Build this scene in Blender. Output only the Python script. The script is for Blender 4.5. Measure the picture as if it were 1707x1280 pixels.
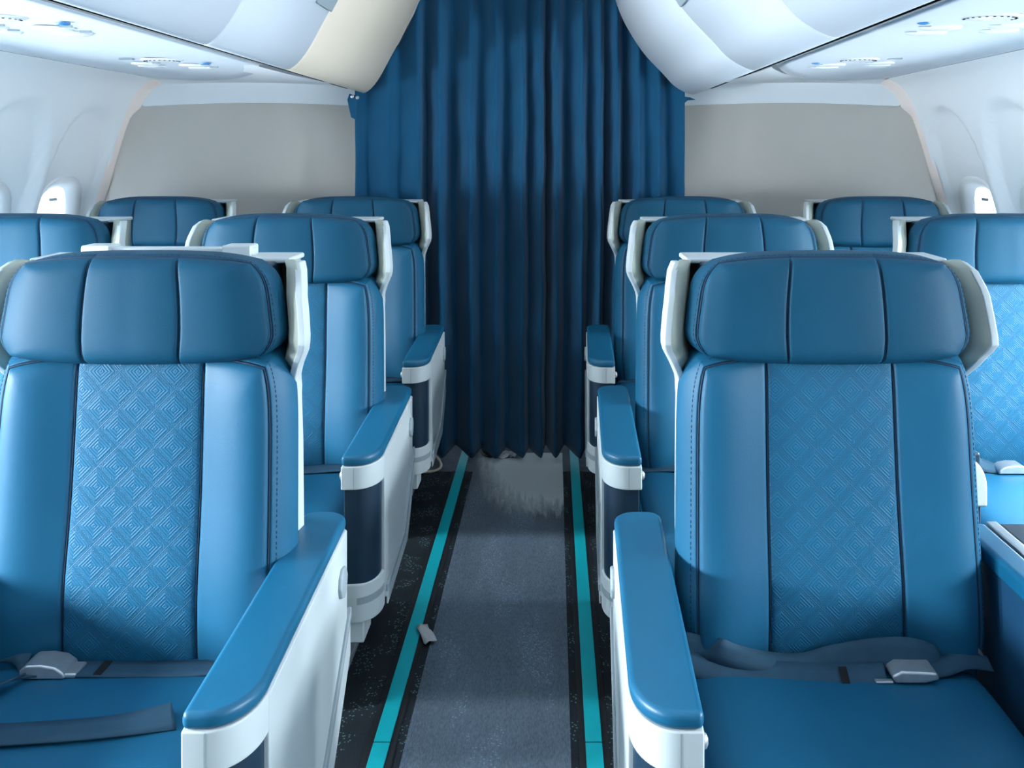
import bpy, bmesh, math, random
from mathutils import Vector
random.seed(4)
for o in list(bpy.data.objects):
    bpy.data.objects.remove(o, do_unlink=True)
S = bpy.context.scene
COL = S.collection

# ------------------------------------------------------------------ camera, world, light, exposure
cam_d = bpy.data.cameras.new('camera'); cam = bpy.data.objects.new('camera', cam_d); COL.objects.link(cam)
cam.location = (0.14, 0.0, 1.36); cam.rotation_euler = (math.radians(90), 0, 0)
cam_d.sensor_width = 36.0; cam_d.lens = 1550 / 1707 * 36
cam_d.shift_x = -68.5 / 1707; cam_d.shift_y = -390 / 1707
cam_d.clip_start = 0.05
S.camera = cam
S.view_settings.view_transform = 'Standard'; S.view_settings.look = 'None'
S.view_settings.gamma = 1; S.view_settings.use_curve_mapping = False
S.view_settings.exposure = 0.0
W = bpy.data.worlds.new('world'); S.world = W; W.use_nodes = True
W.node_tree.nodes['Background'].inputs[0].default_value = (0.66, 0.84, 1.0, 1)
W.node_tree.nodes['Background'].inputs[1].default_value = 0.40
SKY_L, SKY_R, COVE = 105.0, 105.0, 3.5       # daylight outside the windows of either side (W each), cove strip strength
WINDOW_YS = [3.83 - 0.52 * k for k in range(11)]
def daylight(x, y, z, power):
    d = bpy.data.lights.new('daylight', 'AREA'); d.shape = 'RECTANGLE'; d.size = 0.40; d.size_y = 0.30
    d.energy = power; d.color = (0.86, 0.94, 1.0)
    o = bpy.data.objects.new('daylight', d); COL.objects.link(o)
    o.location = (x, y, z); o.rotation_euler = (0, math.radians(54 if x > 0 else -54), 0)
    return o
# the shades of the windows nearest the viewer are down, the rest let the daylight in
for _y, _l, _r in zip(WINDOW_YS, (1.1, 1.1, 0.9, 1.0, 1.3, 1.6, 1.5, 0.3), (2.1, 2.0, 1.0, 0.85, 0.8, 0.6, 0.45, 0.1)):
    daylight(-2.06, _y, 1.12, SKY_L * _l); daylight(2.06, _y, 1.12, SKY_R * _r)

# ------------------------------------------------------------------ materials
def lin(r, g, b):
    f = lambda c: c / 12.92 if c <= 0.04045 else ((c + 0.055) / 1.055) ** 2.4
    return (f(r / 255), f(g / 255), f(b / 255), 1)
class NT:
    def __init__(s, m): s.t = m.node_tree; s.n = s.t.nodes; s.l = s.t.links
    def new(s, k, **kw):
        n = s.n.new(k)
        for a, b in kw.items(): setattr(n, a, b)
        return n
    def put(s, v, sock):
        if isinstance(v, (int, float)): sock.default_value = v
        else: s.l.new(v, sock)
    def m(s, op, a, b=0.0, c=None):
        n = s.new('ShaderNodeMath', operation=op); s.put(a, n.inputs[0]); s.put(b, n.inputs[1])
        if c is not None: s.put(c, n.inputs[2])
        return n.outputs[0]
def mat(name, col, rough=0.5, spec=0.5, metal=0.0, noise=None, bump=None, sheen=0.0, coat=0.0):
    """noise=(scale, amount) varies the colour; bump=(scale, strength, distance)"""
    m = bpy.data.materials.new(name); m.use_nodes = True
    t = NT(m); b = t.n['Principled BSDF']
    b.inputs['Base Color'].default_value = col; b.inputs['Roughness'].default_value = rough
    b.inputs['Specular IOR Level'].default_value = spec; b.inputs['Metallic'].default_value = metal
    b.inputs['Sheen Weight'].default_value = sheen; b.inputs['Coat Weight'].default_value = coat
    tc = t.new('ShaderNodeTexCoord')
    if noise:
        n = t.new('ShaderNodeTexNoise'); n.inputs['Scale'].default_value = noise[0]; n.inputs['Detail'].default_value = 5
        t.l.new(tc.outputs['Object'], n.inputs['Vector'])
        mr = t.new('ShaderNodeMapRange'); mr.inputs[1].default_value = 0.3; mr.inputs[2].default_value = 0.7
        mr.inputs[3].default_value = 1 - noise[1]; mr.inputs[4].default_value = 1 + noise[1]
        t.l.new(n.outputs[0], mr.inputs[0])
        mx = t.new('ShaderNodeVectorMath', operation='SCALE'); mx.inputs[0].default_value = col[:3]
        t.l.new(mr.outputs[0], mx.inputs['Scale']); t.l.new(mx.outputs[0], b.inputs['Base Color'])
    if bump:
        n = t.new('ShaderNodeTexNoise'); n.inputs['Scale'].default_value = bump[0]; n.inputs['Detail'].default_value = 3
        t.l.new(tc.outputs['Object'], n.inputs['Vector'])
        bp = t.new('ShaderNodeBump'); bp.inputs['Strength'].default_value = bump[1]; bp.inputs['Distance'].default_value = bump[2]
        t.l.new(n.outputs[0], bp.inputs['Height']); t.l.new(bp.outputs[0], b.inputs['Normal'])
    return m
BLUE = lin(20, 88, 120)
M = {}
M['leather'] = mat('blue_leather', BLUE, 0.50, 0.32, noise=(6, 0.05), bump=(420, 0.25, 0.0006))
M['leather_arm'] = mat('blue_arm_leather', lin(12, 92, 126), 0.42, 0.5, noise=(9, 0.05), bump=(420, 0.25, 0.0005))
M['headrest'] = mat('blue_headrest_leather', lin(12, 70, 96), 0.58, 0.2, noise=(8, 0.05), bump=(380, 0.3, 0.0006))
M['seam'] = mat('dark_blue_seam', lin(10, 40, 66), 0.7)
M['thread'] = mat('blue_thread', lin(12, 48, 74), 0.8)
M['navy'] = mat('navy_vinyl', lin(18, 44, 64), 0.42, noise=(14, 0.15), bump=(260, 0.2, 0.0006))
M['navy_side'] = mat('navy_leather', lin(20, 66, 98), 0.5, bump=(300, 0.2, 0.0006))
M['white'] = mat('white_plastic', lin(198, 206, 208), 0.38, 0.5, noise=(3, 0.015))
M['wing'] = mat('grey_green_plastic', lin(170, 176, 164), 0.5)
M['grey'] = mat('grey_rubber_trim', lin(150, 162, 168), 0.5)
M['label'] = mat('pale_grey_label', lin(196, 204, 210), 0.6)
M['metal'] = mat('brushed_steel', lin(205, 208, 210), 0.34, 0.5, 0.75, noise=(60, 0.06))
M['strap'] = mat('blue_grey_webbing', lin(42, 74, 94), 0.75, 0.3, noise=(30, 0.10), bump=(500, 0.4, 0.0006))
M['shellwhite'] = mat('cabin_white', lin(232, 236, 240), 0.45, 0.4, noise=(1.5, 0.01))
M['binwhite'] = mat('bin_white', lin(204, 211, 219), 0.42, 0.5, noise=(1.2, 0.015))
M['cream'] = mat('bin_cream', lin(226, 213, 194), 0.45, 0.4, noise=(1.5, 0.02))
M['psu'] = mat('panel_white', lin(212, 219, 227), 0.45, 0.4, noise=(1.5, 0.01))
M['bulk'] = mat('grey_bulkhead_laminate', lin(192, 187, 181), 0.65, 0.3, noise=(2.0, 0.03), bump=(700, 0.15, 0.0005))
M['gap'] = mat('black_gap', lin(5, 7, 9), 0.9, 0.05)
M['warm_lit'] = mat('pink_lit_trim', lin(236, 222, 216), 0.5)  # pinkish tint stands for warm light on the trim
M['lens'] = mat('white_lens', lin(244, 248, 252), 0.25, 0.5, coat=0.3)
M['bluebtn'] = mat('blue_button', lin(62, 126, 182), 0.4)
M['cord'] = mat('cream_cord', lin(214, 204, 178), 0.7, bump=(300, 0.4, 0.001))
M['paper'] = mat('pale_paper', lin(186, 186, 190), 0.8)
M['shoe'] = mat('black_shoe_leather', lin(16, 17, 22), 0.35)
M['shoe_red'] = mat('dark_red_lining', lin(120, 48, 44), 0.6)
M['soil'] = mat('dark_gap', lin(12, 16, 20), 0.9)

def emboss_mat():
    m = mat('embossed_blue_leather', lin(24, 92, 124), 0.56, 0.28)
    t = NT(m); b = t.n['Principled BSDF']
    tc = t.new('ShaderNodeTexCoord'); sp = t.new('ShaderNodeSeparateXYZ'); t.l.new(tc.outputs['Object'], sp.inputs[0])
    x, z = sp.outputs[0], sp.outputs[2]
    P = 0.047
    fa = t.m('FRACT', t.m('ADD', t.m('DIVIDE', t.m('ADD', x, z), P * 1.414), 40.0))
    fb = t.m('FRACT', t.m('ADD', t.m('DIVIDE', t.m('SUBTRACT', x, z), P * 1.414), 40.0))
    ca = t.m('ABSOLUTE', t.m('SUBTRACT', fa, 0.5)); cb = t.m('ABSOLUTE', t.m('SUBTRACT', fb, 0.5))
    r = t.m('MAXIMUM', ca, cb)
    TP = 6.2832
    rings = t.m('SUBTRACT', 1.0, t.m('POWER', t.m('MULTIPLY_ADD', t.m('COSINE', t.m('MULTIPLY', r, TP / 0.094)), 0.5, 0.5), 2.2))
    dots = t.m('MULTIPLY_ADD', t.m('MULTIPLY', t.m('COSINE', t.m('MULTIPLY', fa, TP * 13)), t.m('COSINE', t.m('MULTIPLY', fb, TP * 13))), 0.5, 0.5)
    inband = t.m('MULTIPLY', t.m('GREATER_THAN', r, 0.375), t.m('LESS_THAN', r, 0.455))
    h = t.m('ADD', t.m('MULTIPLY', rings, t.m('SUBTRACT', 1.0, inband)), t.m('MULTIPLY', dots, inband))
    bp = t.new('ShaderNodeBump'); bp.inputs['Strength'].default_value = 0.55; bp.inputs['Distance'].default_value = 0.0009
    t.l.new(h, bp.inputs['Height']); t.l.new(bp.outputs[0], b.inputs['Normal'])
    # groove shading put into the colour: pressed lines slightly deeper blue
    mx = t.new('ShaderNodeMixRGB'); mx.inputs[1].default_value = lin(19, 83, 114); mx.inputs[2].default_value = lin(26, 97, 131)
    t.l.new(h, mx.inputs[0]); t.l.new(mx.outputs[0], b.inputs['Base Color'])
    return m
M['emboss'] = emboss_mat()

def carpet_mat(name, base, speck, mix_amt, thr, streak):
    m = mat(name, base, 0.95, 0.15); t = NT(m); b = t.n['Principled BSDF']
    tc = t.new('ShaderNodeTexCoord')
    mp = t.new('ShaderNodeMapping'); mp.inputs['Scale'].default_value = (1, streak, 1); t.l.new(tc.outputs['Object'], mp.inputs[0])
    n1 = t.new('ShaderNodeTexNoise'); n1.inputs['Scale'].default_value = 330; n1.inputs['Detail'].default_value = 2; t.l.new(mp.outputs[0], n1.inputs['Vector'])
    v = t.new('ShaderNodeTexVoronoi'); v.inputs['Scale'].default_value = 120; t.l.new(tc.outputs['Object'], v.inputs['Vector'])
    n2 = t.new('ShaderNodeTexNoise'); n2.inputs['Scale'].default_value = 9; n2.inputs['Detail'].default_value = 4; t.l.new(mp.outputs[0], n2.inputs['Vector'])
    sc = t.new('ShaderNodeVectorMath', operation='SCALE'); sc.inputs[0].default_value = base[:3]
    k = t.m('ADD', t.m('MULTIPLY_ADD', n1.outputs[0], 1.1, 0.12), t.m('MULTIPLY', n2.outputs[0], 0.65)); t.l.new(k, sc.inputs['Scale'])
    spk = t.m('MULTIPLY', t.m('LESS_THAN', v.outputs['Distance'], 0.28), t.m('GREATER_THAN', n2.outputs[0], thr))
    mx = t.new('ShaderNodeMixRGB'); mx.inputs[2].default_value = speck
    t.l.new(t.m('MULTIPLY', spk, mix_amt), mx.inputs[0]); t.l.new(sc.outputs[0], mx.inputs[1]); t.l.new(mx.outputs[0], b.inputs['Base Color'])
    bp = t.new('ShaderNodeBump'); bp.inputs['Strength'].default_value = 0.6; bp.inputs['Distance'].default_value = 0.003
    t.l.new(n1.outputs[0], bp.inputs['Height']); t.l.new(bp.outputs[0], b.inputs['Normal'])
    return m
M['carpet'] = carpet_mat('dark_speckled_carpet', lin(40, 46, 52), lin(105, 145, 140), 0.7, 0.5, 1.0)
M['runner'] = carpet_mat('grey_runner_carpet', lin(90, 103, 116), lin(150, 168, 180), 0.45, 0.55, 0.25)
M['mat'] = carpet_mat('blue_grey_entry_mat', lin(92, 100, 110), lin(140, 150, 160), 0.3, 0.55, 1.0)
def worn_sheen_mat():
    # scuffed film with ragged edge, sheen put into its pale colour, lying on the runner: alpha falls off raggedly towards the camera
    m = bpy.data.materials.new('scuffed_sheen_film'); m.use_nodes = True; t = NT(m); b = t.n['Principled BSDF']
    b.inputs['Base Color'].default_value = lin(206, 216, 220); b.inputs['Roughness'].default_value = 0.5
    tc = t.new('ShaderNodeTexCoord'); mp = t.new('ShaderNodeMapping'); mp.inputs['Scale'].default_value = (70, 7, 1); t.l.new(tc.outputs['Object'], mp.inputs[0])
    n = t.new('ShaderNodeTexNoise'); n.inputs['Scale'].default_value = 1; n.inputs['Detail'].default_value = 5; t.l.new(mp.outputs[0], n.inputs['Vector'])
    sp = t.new('ShaderNodeSeparateXYZ'); t.l.new(tc.outputs['Object'], sp.inputs[0])
    k = t.m('ADD', t.m('MULTIPLY', sp.outputs[1], 2.6), t.m('SUBTRACT', n.outputs[0], 0.28))
    kx = t.m('MULTIPLY', t.m('SUBTRACT', sp.outputs[0], -0.19), 4.0); kx.node.use_clamp = True
    k = t.m('MULTIPLY', k, t.m('ADD', kx, 0.15)); 
    mr = t.new('ShaderNodeMapRange'); mr.inputs[1].default_value = 0.3; mr.inputs[2].default_value = 0.9; mr.inputs[3].default_value = 0; mr.inputs[4].default_value = 0.70
    t.l.new(k, mr.inputs[0]); t.l.new(mr.outputs[0], b.inputs['Alpha'])
    return m
M['worn_sheen'] = worn_sheen_mat()
M['teal'] = mat('teal_strip', lin(10, 172, 182), 0.45, 0.5, noise=(5, 0.06))
M['black'] = mat('black_rubber', lin(16, 20, 26), 0.7)

def fabric_mat():
    m = mat('dark_blue_curtain_cloth', lin(17, 75, 109), 0.9, 0.15, noise=(10, 0.06), sheen=0.15); t = NT(m); b = t.n['Principled BSDF']
    tc = t.new('ShaderNodeTexCoord'); w = t.new('ShaderNodeTexNoise'); w.inputs['Scale'].default_value = 260; w.inputs['Detail'].default_value = 2
    mp = t.new('ShaderNodeMapping'); mp.inputs['Scale'].default_value = (1, 1, 0.35); t.l.new(tc.outputs['Object'], mp.inputs[0]); t.l.new(mp.outputs[0], w.inputs['Vector'])
    bp = t.new('ShaderNodeBump'); bp.inputs['Strength'].default_value = 0.35; bp.inputs['Distance'].default_value = 0.002
    t.l.new(w.outputs[0], bp.inputs['Height']); t.l.new(bp.outputs[0], b.inputs['Normal'])
    return m
M['curtain'] = fabric_mat()
def shade_mat():
    m = bpy.data.materials.new('translucent_window_shade'); m.use_nodes = True; t = NT(m); out = t.n['Material Output']
    d = t.new('ShaderNodeBsdfDiffuse'); d.inputs[0].default_value = (0.86, 0.88, 0.9, 1)
    tr = t.new('ShaderNodeBsdfTranslucent'); tr.inputs[0].default_value = (0.9, 0.93, 0.97, 1)
    mx = t.new('ShaderNodeMixShader'); mx.inputs[0].default_value = 0.55
    t.l.new(d.outputs[0], mx.inputs[1]); t.l.new(tr.outputs[0], mx.inputs[2]); t.l.new(mx.outputs[0], out.inputs[0])
    return m
M['shade'] = shade_mat()
def pane_mat():
    m = bpy.data.materials.new('window_acrylic'); m.use_nodes = True; t = NT(m); out = t.n['Material Output']
    tr = t.new('ShaderNodeBsdfTransparent'); tr.inputs[0].default_value = (0.95, 0.97, 0.98, 1)
    g = t.new('ShaderNodeBsdfGlossy'); g.inputs[1].default_value = 0.05
    mx = t.new('ShaderNodeMixShader'); mx.inputs[0].default_value = 0.06
    t.l.new(tr.outputs[0], mx.inputs[1]); t.l.new(g.outputs[0], mx.inputs[2]); t.l.new(mx.outputs[0], out.inputs[0])
    return m
M['pane'] = pane_mat()
def glow_mat():
    m = bpy.data.materials.new('cove_lamp'); m.use_nodes = True; t = NT(m); out = t.n['Material Output']
    e = t.new('ShaderNodeEmission'); e.inputs[0].default_value = (0.88, 0.95, 1.0, 1); e.inputs[1].default_value = COVE
    t.l.new(e.outputs[0], out.inputs[0]); return m
M['cove'] = glow_mat()

# ------------------------------------------------------------------ helpers
MX = 1
def mesh(name, verts, faces, m, parent=None, smooth=True, bevel=0.0, seg=3, solid=0.0, sub=0, keep=False, angle=40):
    me = bpy.data.meshes.new(name)
    sx = 1 if keep else MX
    vs = [(v[0] * sx, v[1], v[2]) for v in verts]
    fs = [tuple(reversed(f)) for f in faces] if sx < 0 else [tuple(f) for f in faces]
    me.from_pydata(vs, [], fs); me.update()
    bm = bmesh.new(); bm.from_mesh(me); bmesh.ops.recalc_face_normals(bm, faces=bm.faces); bm.to_mesh(me); bm.free()
    me.materials.append(M[m] if isinstance(m, str) else m)
    if smooth:
        for p in me.polygons: p.use_smooth = True
    o = bpy.data.objects.new(name, me); COL.objects.link(o)
    if parent is not None: o.parent = parent
    if bevel:
        b = o.modifiers.new('bevel', 'BEVEL'); b.width = bevel; b.segments = seg; b.limit_method = 'ANGLE'; b.angle_limit = math.radians(30)
    if solid:
        s = o.modifiers.new('solid', 'SOLIDIFY'); s.thickness = solid; s.offset = 0
    if sub:
        s = o.modifiers.new('sub', 'SUBSURF'); s.levels = sub; s.render_levels = sub
    if smooth and (bevel or angle < 40):
        w = o.modifiers.new('wn', 'WEIGHTED_NORMAL'); w.keep_sharp = True
    return o
def box(x0, x1, y0, y1, z0, z1):
    v = [(x0, y0, z0), (x1, y0, z0), (x1, y1, z0), (x0, y1, z0), (x0, y0, z1), (x1, y0, z1), (x1, y1, z1), (x0, y1, z1)]
    f = [(0, 3, 2, 1), (4, 5, 6, 7), (0, 1, 5, 4), (1, 2, 6, 5), (2, 3, 7, 6), (3, 0, 4, 7)]
    return v, f
def prism(pts, axis, a, b):
    """extrude a 2-D polygon; axis 'z': pts are (x,y); 'x': pts are (y,z); 'y': pts are (x,z)"""
    def p(u, v, w): return {'z': (u, v, w), 'x': (w, u, v), 'y': (u, w, v)}[axis]
    n = len(pts)
    vs = [p(u, v, a) for u, v in pts] + [p(u, v, b) for u, v in pts]
    fs = [tuple(range(n)), tuple(range(2 * n - 1, n - 1, -1))]
    fs += [(i, i + n, (i + 1) % n + n, (i + 1) % n) for i in range(n)]
    return vs, fs
def arc(cx, cy, r, a0, a1, n=8, ry=None):
    ry = r if ry is None else ry
    return [(cx + r * math.cos(math.radians(a0 + (a1 - a0) * i / n)), cy + ry * math.sin(math.radians(a0 + (a1 - a0) * i / n))) for i in range(n + 1)]
def empty(name, loc, label, cat, group=None):
    o = bpy.data.objects.new(name, None); COL.objects.link(o); o.location = loc; o.empty_display_size = 0.1
    tag(o, label, cat, group); return o
def tag(o, label=None, cat=None, group=None, kind=None):
    if label: o['label'] = label
    if cat: o['category'] = cat
    if group: o['group'] = group
    if kind: o['kind'] = kind
    return o
def struct(o): o['kind'] = 'structure'; return o
def lerp(a, b, t): return a + (b - a) * t
def smooth(t): t = max(0.0, min(1.0, t)); return t * t * (3 - 2 * t)
def interp(tab, x):
    if x <= tab[0][0]: return tab[0][1]
    for (x0, y0), (x1, y1) in zip(tab, tab[1:]):
        if x <= x1: return y0 + (y1 - y0) * (x - x0) / (x1 - x0)
    return tab[-1][1]
def catmull(pts, n):
    out = []
    P = [pts[0]] + list(pts) + [pts[-1]]
    for i in range(1, len(P) - 2):
        for k in range(n):
            t = k / n
            out.append(tuple(0.5 * (2 * b + (c - a) * t + (2 * a - 5 * b + 4 * c - d) * t * t + (3 * b - a - 3 * c + d) * t ** 3)
                             for a, b, c, d in zip(P[i - 1], P[i], P[i + 1], P[i + 2])))
    out.append(tuple(pts[-1])); return out
def params(n, clusters, w):
    s = set()
    for i in range(n + 1):
        u = -1 + 2 * i / n; s.add(round(u * (1.5 - 0.5 * u * u), 5))
    for c in clusters:
        for k in (-3, -2, -1.4, -0.8, -0.35, 0, 0.35, 0.8, 1.4, 2, 3): s.add(round(max(-1, min(1, c + k * w)), 5))
    L = sorted(s); out = [L[0]]
    for v in L[1:]:
        if v - out[-1] > 0.0012: out.append(v)
    out[-1] = 1.0; return out
def sq(a, t, nn):
    """rounds the corners of the square grid, leaving its middle straight"""
    m = max(abs(a), abs(t))
    if m < 1e-5: return 1.0
    k = ((abs(a) / m) ** nn + (abs(t) / m) ** nn) ** (-1 / nn)
    return lerp(1.0, k, m ** 6)
def pillow(As, Ts, n, place, front, back):
    """front and back grid sharing a rim; place(A, T, depth) -> xyz with depth towards the camera. returns verts, front faces (with a-range), back faces"""
    V, idx = [], {}
    def put(i, j, side):
        a, t = As[i], Ts[j]; m = max(abs(a), abs(t), 1e-6)
        nn = n(a, t) if callable(n) else n
        k = sq(a, t, nn)
        rim = i in (0, len(As) - 1) or j in (0, len(Ts) - 1)
        key = (i, j, 0 if rim else side)
        if key not in idx:
            d = 0.0 if rim else (front(a * k, t * k, m) if side == 0 else -back(a * k, t * k, m))
            idx[key] = len(V); V.append(place(a * k, t * k, d))
        return idx[key]
    F, B = [], []
    for i in range(len(As) - 1):
        for j in range(len(Ts) - 1):
            F.append(((As[i] + As[i + 1]) / 2, tuple(put(*q, 0) for q in ((i, j), (i + 1, j), (i + 1, j + 1), (i, j + 1))))
                     )
            B.append(tuple(put(*q, 1) for q in ((i, j), (i, j + 1), (i + 1, j + 1), (i + 1, j))))
    return V, F, B
def subset(V, faces):
    mp, vs, fs = {}, [], []
    for f in faces:
        q = []
        for i in f:
            if i not in mp: mp[i] = len(vs); vs.append(V[i])
            q.append(mp[i])
        fs.append(tuple(q))
    return vs, fs
def tube(path, r, n=8, closed=False):
    P = [Vector(p) for p in path]; V, F = [], []
    N = len(P); up = Vector((0, 0, 1))
    for i, p in enumerate(P):
        a, b = (P[(i - 1) % N], P[(i + 1) % N]) if closed else (P[max(0, i - 1)], P[min(N - 1, i + 1)])
        d = (b - a).normalized(); u = d.cross(up)
        if u.length < 1e-3: u = d.cross(Vector((1, 0, 0)))
        u.normalize(); w = u.cross(d)
        for k in range(n):
            an = 2 * math.pi * k / n; V.append(tuple(p + (u * math.cos(an) + w * math.sin(an)) * r))
    for i in range(N if closed else N - 1):
        for k in range(n):
            j = (i + 1) % N
            F.append((i * n + k, i * n + (k + 1) % n, j * n + (k + 1) % n, j * n + k))
    if not closed: F += [tuple(range(n)), tuple((N - 1) * n + k for k in range(n))]
    return V, F
def ribbon(keys, n=10):
    """keys: (x, y, z, wx, wy, wz) centre and half-width vector"""
    P = catmull(keys, n); V, F = [], []
    for p in P:
        c, w = Vector(p[:3]), Vector(p[3:])
        for k in (-1, -0.33, 0.33, 1): V.append(tuple(c + w * k))
    for i in range(len(P) - 1):
        for k in range(3): F.append((4 * i + k, 4 * i + k + 1, 4 * i + k + 5, 4 * i + k + 4))
    return V, F
def disc(cx, cy, cz, rx, ry, h, n=24, dome=0.3):
    """low dome hanging down from z=cz"""
    V, F = [], []
    rings = [(1.0, 0.0), (0.97, -h * 0.6), (0.85, -h), (0.4, -h * (1 + dome))]
    for s, dz in rings:
        for k in range(n):
            a = 2 * math.pi * k / n; V.append((cx + rx * s * math.cos(a), cy + ry * s * math.sin(a), cz + dz))
    V.append((cx, cy, cz - h * (1 + dome * 1.2)))
    for i in range(3):
        for k in range(n): F.append((i * n + k, i * n + (k + 1) % n, (i + 1) * n + (k + 1) % n, (i + 1) * n + k))
    for k in range(n): F.append((3 * n + k, 3 * n + (k + 1) % n, 4 * n))
    return V, F

# ------------------------------------------------------------------ cabin shell
WALL = [(0.0, 1.80), (0.1, 1.83), (0.4, 1.872), (0.7, 1.885), (0.95, 1.878), (1.117, 1.85), (1.24, 1.815), (1.39, 1.772), (1.50, 1.735), (1.58, 1.700), (1.64, 1.655), (1.672, 1.600)]
WP = [(p[1], p[0]) for p in catmull(WALL, 6)]
def wall_x(z):
    return interp([(q[1], q[0]) for q in WP], z)
Y0, Y1 = -1.6, 4.10
def build_wall(side, name):
    # sculpted sidewall: tall recess round every window, oval opening in it
    ys = [Y0 + (Y1 - Y0) * i / 300 for i in range(301)]
    V, F = [], []
    arcs = []
    L = [0.0]
    for a, b in zip(WP, WP[1:]): L.append(L[-1] + math.dist(a, b))
    N = 96
    for k in range(N + 1):
        s = L[-1] * k / N
        arcs.append((interp(list(zip(L, [w[0] for w in WP])), s), interp(list(zip(L, [w[1] for w in WP])), s)))
    def rec(y, z):
        d = 0.0; hole = 9
        for yc in WINDOW_YS:
            dy = abs(y - yc)
            if dy > 0.3: continue
            r = ((dy / 0.235) ** 2.6 + (abs(z - 1.13) / 0.40) ** 2.6) ** (1 / 2.6)
            d = max(d, smooth((1.04 - r) / 0.10))
            hole = ((dy / 0.160) ** 2.8 + (abs(z - 1.04) / 0.185) ** 2.8) ** (1 / 2.8)
            d += 0.6 * smooth((1.5 - hole) / 0.5)
            return d, hole
        return d, hole
    H = {}
    for j, (x, z) in enumerate(arcs):
        for i, y in enumerate(ys):
            d, h = rec(y, z); H[(j, i)] = h
            V.append((side * (x + 0.036 * d), y, z))
    n = len(ys)
    for j in range(N):
        for i in range(n - 1):
            if min(H[(j, i)], H[(j + 1, i)], H[(j, i + 1)], H[(j + 1, i + 1)]) < 1.0: continue
            F.append((j * n + i, j * n + i + 1, (j + 1) * n + i + 1, (j + 1) * n + i))
    struct(mesh(name, V, F, 'shellwhite', keep=True))
build_wall(-1, 'wall_left'); build_wall(1, 'wall_right')
WN = 0
def oval(y, hw, hh, zc, n=36, p=2.8):
    out = []
    for k in range(n):
        a = 2 * math.pi * k / n; c, s = math.cos(a), math.sin(a)
        kk = (abs(c) ** p + abs(s) ** p) ** (-1 / p); out.append((y + hw * kk * c, zc + hh * kk * s))
    return out
for side in (-1, 1):
    for k, yc in enumerate(WINDOW_YS):
        WN += 1
        root = bpy.data.objects.new('window_%d' % WN, None); COL.objects.link(root); root['kind'] = 'structure'
        root.location = (0, 0, 0)
        n = 36; V, F = [], []
        loops = [(0.192, 0.218, -0.050), (0.180, 0.206, -0.046), (0.158, 0.182, -0.050), (0.132, 0.170, -0.075), (0.108, 0.160, -0.12)]
        for hw, hh, dd in loops:
            for (y, z) in oval(yc, hw, hh, 1.04, n):
                V.append((side * (wall_x(z) - dd + (0.012 if dd == -0.050 else 0)), y, z))
        for a in range(len(loops) - 1):
            for q in range(n): F.append((a * n + q, a * n + (q + 1) % n, (a + 1) * n + (q + 1) % n, (a + 1) * n + q))
        mesh('window_frame', V, F, 'shellwhite', root, keep=True)
        def plate(name, dx, m, thick, z0=0.80):
            pts = oval(yc, 0.122, 0.170, 1.04, n)
            vs = [(side * (wall_x(max(z, z0)) + dx), y, max(z, z0)) for y, z in pts]
            vs += [(v[0] + side * thick, v[1], v[2]) for v in vs]
            fs = [tuple(range(n)), tuple(range(2 * n - 1, n - 1, -1))] + [(q, (q + 1) % n, (q + 1) % n + n, q + n) for q in range(n)]
            return mesh(name, vs, fs, m, root, smooth=False, keep=True)
        plate('pane', 0.122, 'pane', 0.006)
        if k < 2 or yc < 0.1:
            sh = plate('shade', 0.085, 'shade', 0.003)
            xs = wall_x(1.155) + 0.082
            mesh('shade_label', *box(min(side * xs, side * (xs - .004)), max(side * xs, side * (xs - .004)), yc - 0.030, yc + 0.030, 1.150, 1.162), 'label', sh, keep=True, smooth=False)

# floor: dark carpet, entry mat beyond the last row, lighter runner between the strips
def flat(name, x0, x1, y0, y1, z0, z1, m): return mesh(name, *box(x0, x1, y0, y1, z0, z1), m, keep=True, smooth=False)
struct(flat('floor', -1.80, 1.80, Y0, 3.93, -0.05, 0.0, 'carpet'))
struct(flat('floor_entry', -1.80, 1.80, 3.93, 5.6, -0.05, 0.001, 'mat'))
tag(flat('carpet_runner', -0.198, 0.180, Y0, 3.93, 0.0, 0.004, 'runner'), 'grey carpet runner along the aisle between the two teal strips', 'carpet')
fm = flat('floor_film', -0.19, 0.19, 0.0, 0.74, 0.0, 0.0012, 'worn_sheen'); fm.location = (-0.009, 3.42, 0.0042)
tag(fm, 'scuffed film with painted pale sheen and ragged edge on the floor before the curtain', 'film')
for xc, lab in ((-0.252, 'teal floor strip by the seats left of the aisle'), (0.233, 'teal floor strip by the seats right of the aisle')):
    r = empty('floor_strip', (xc, 0, 0), lab, 'floor marking', 'teal floor path strips')
    mesh('backing', *box(-0.034, 0.034, Y0, 3.93, 0.0, 0.003), 'black', r, keep=True, smooth=False)
    for a, b in ((Y0, 0.5), (0.505, 2.125), (2.13, 4.25)):
        mesh('strip', *box(-0.019, 0.019, a, b, 0.001, 0.0065), 'teal', r, keep=True, bevel=0.0015, seg=2)

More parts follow.
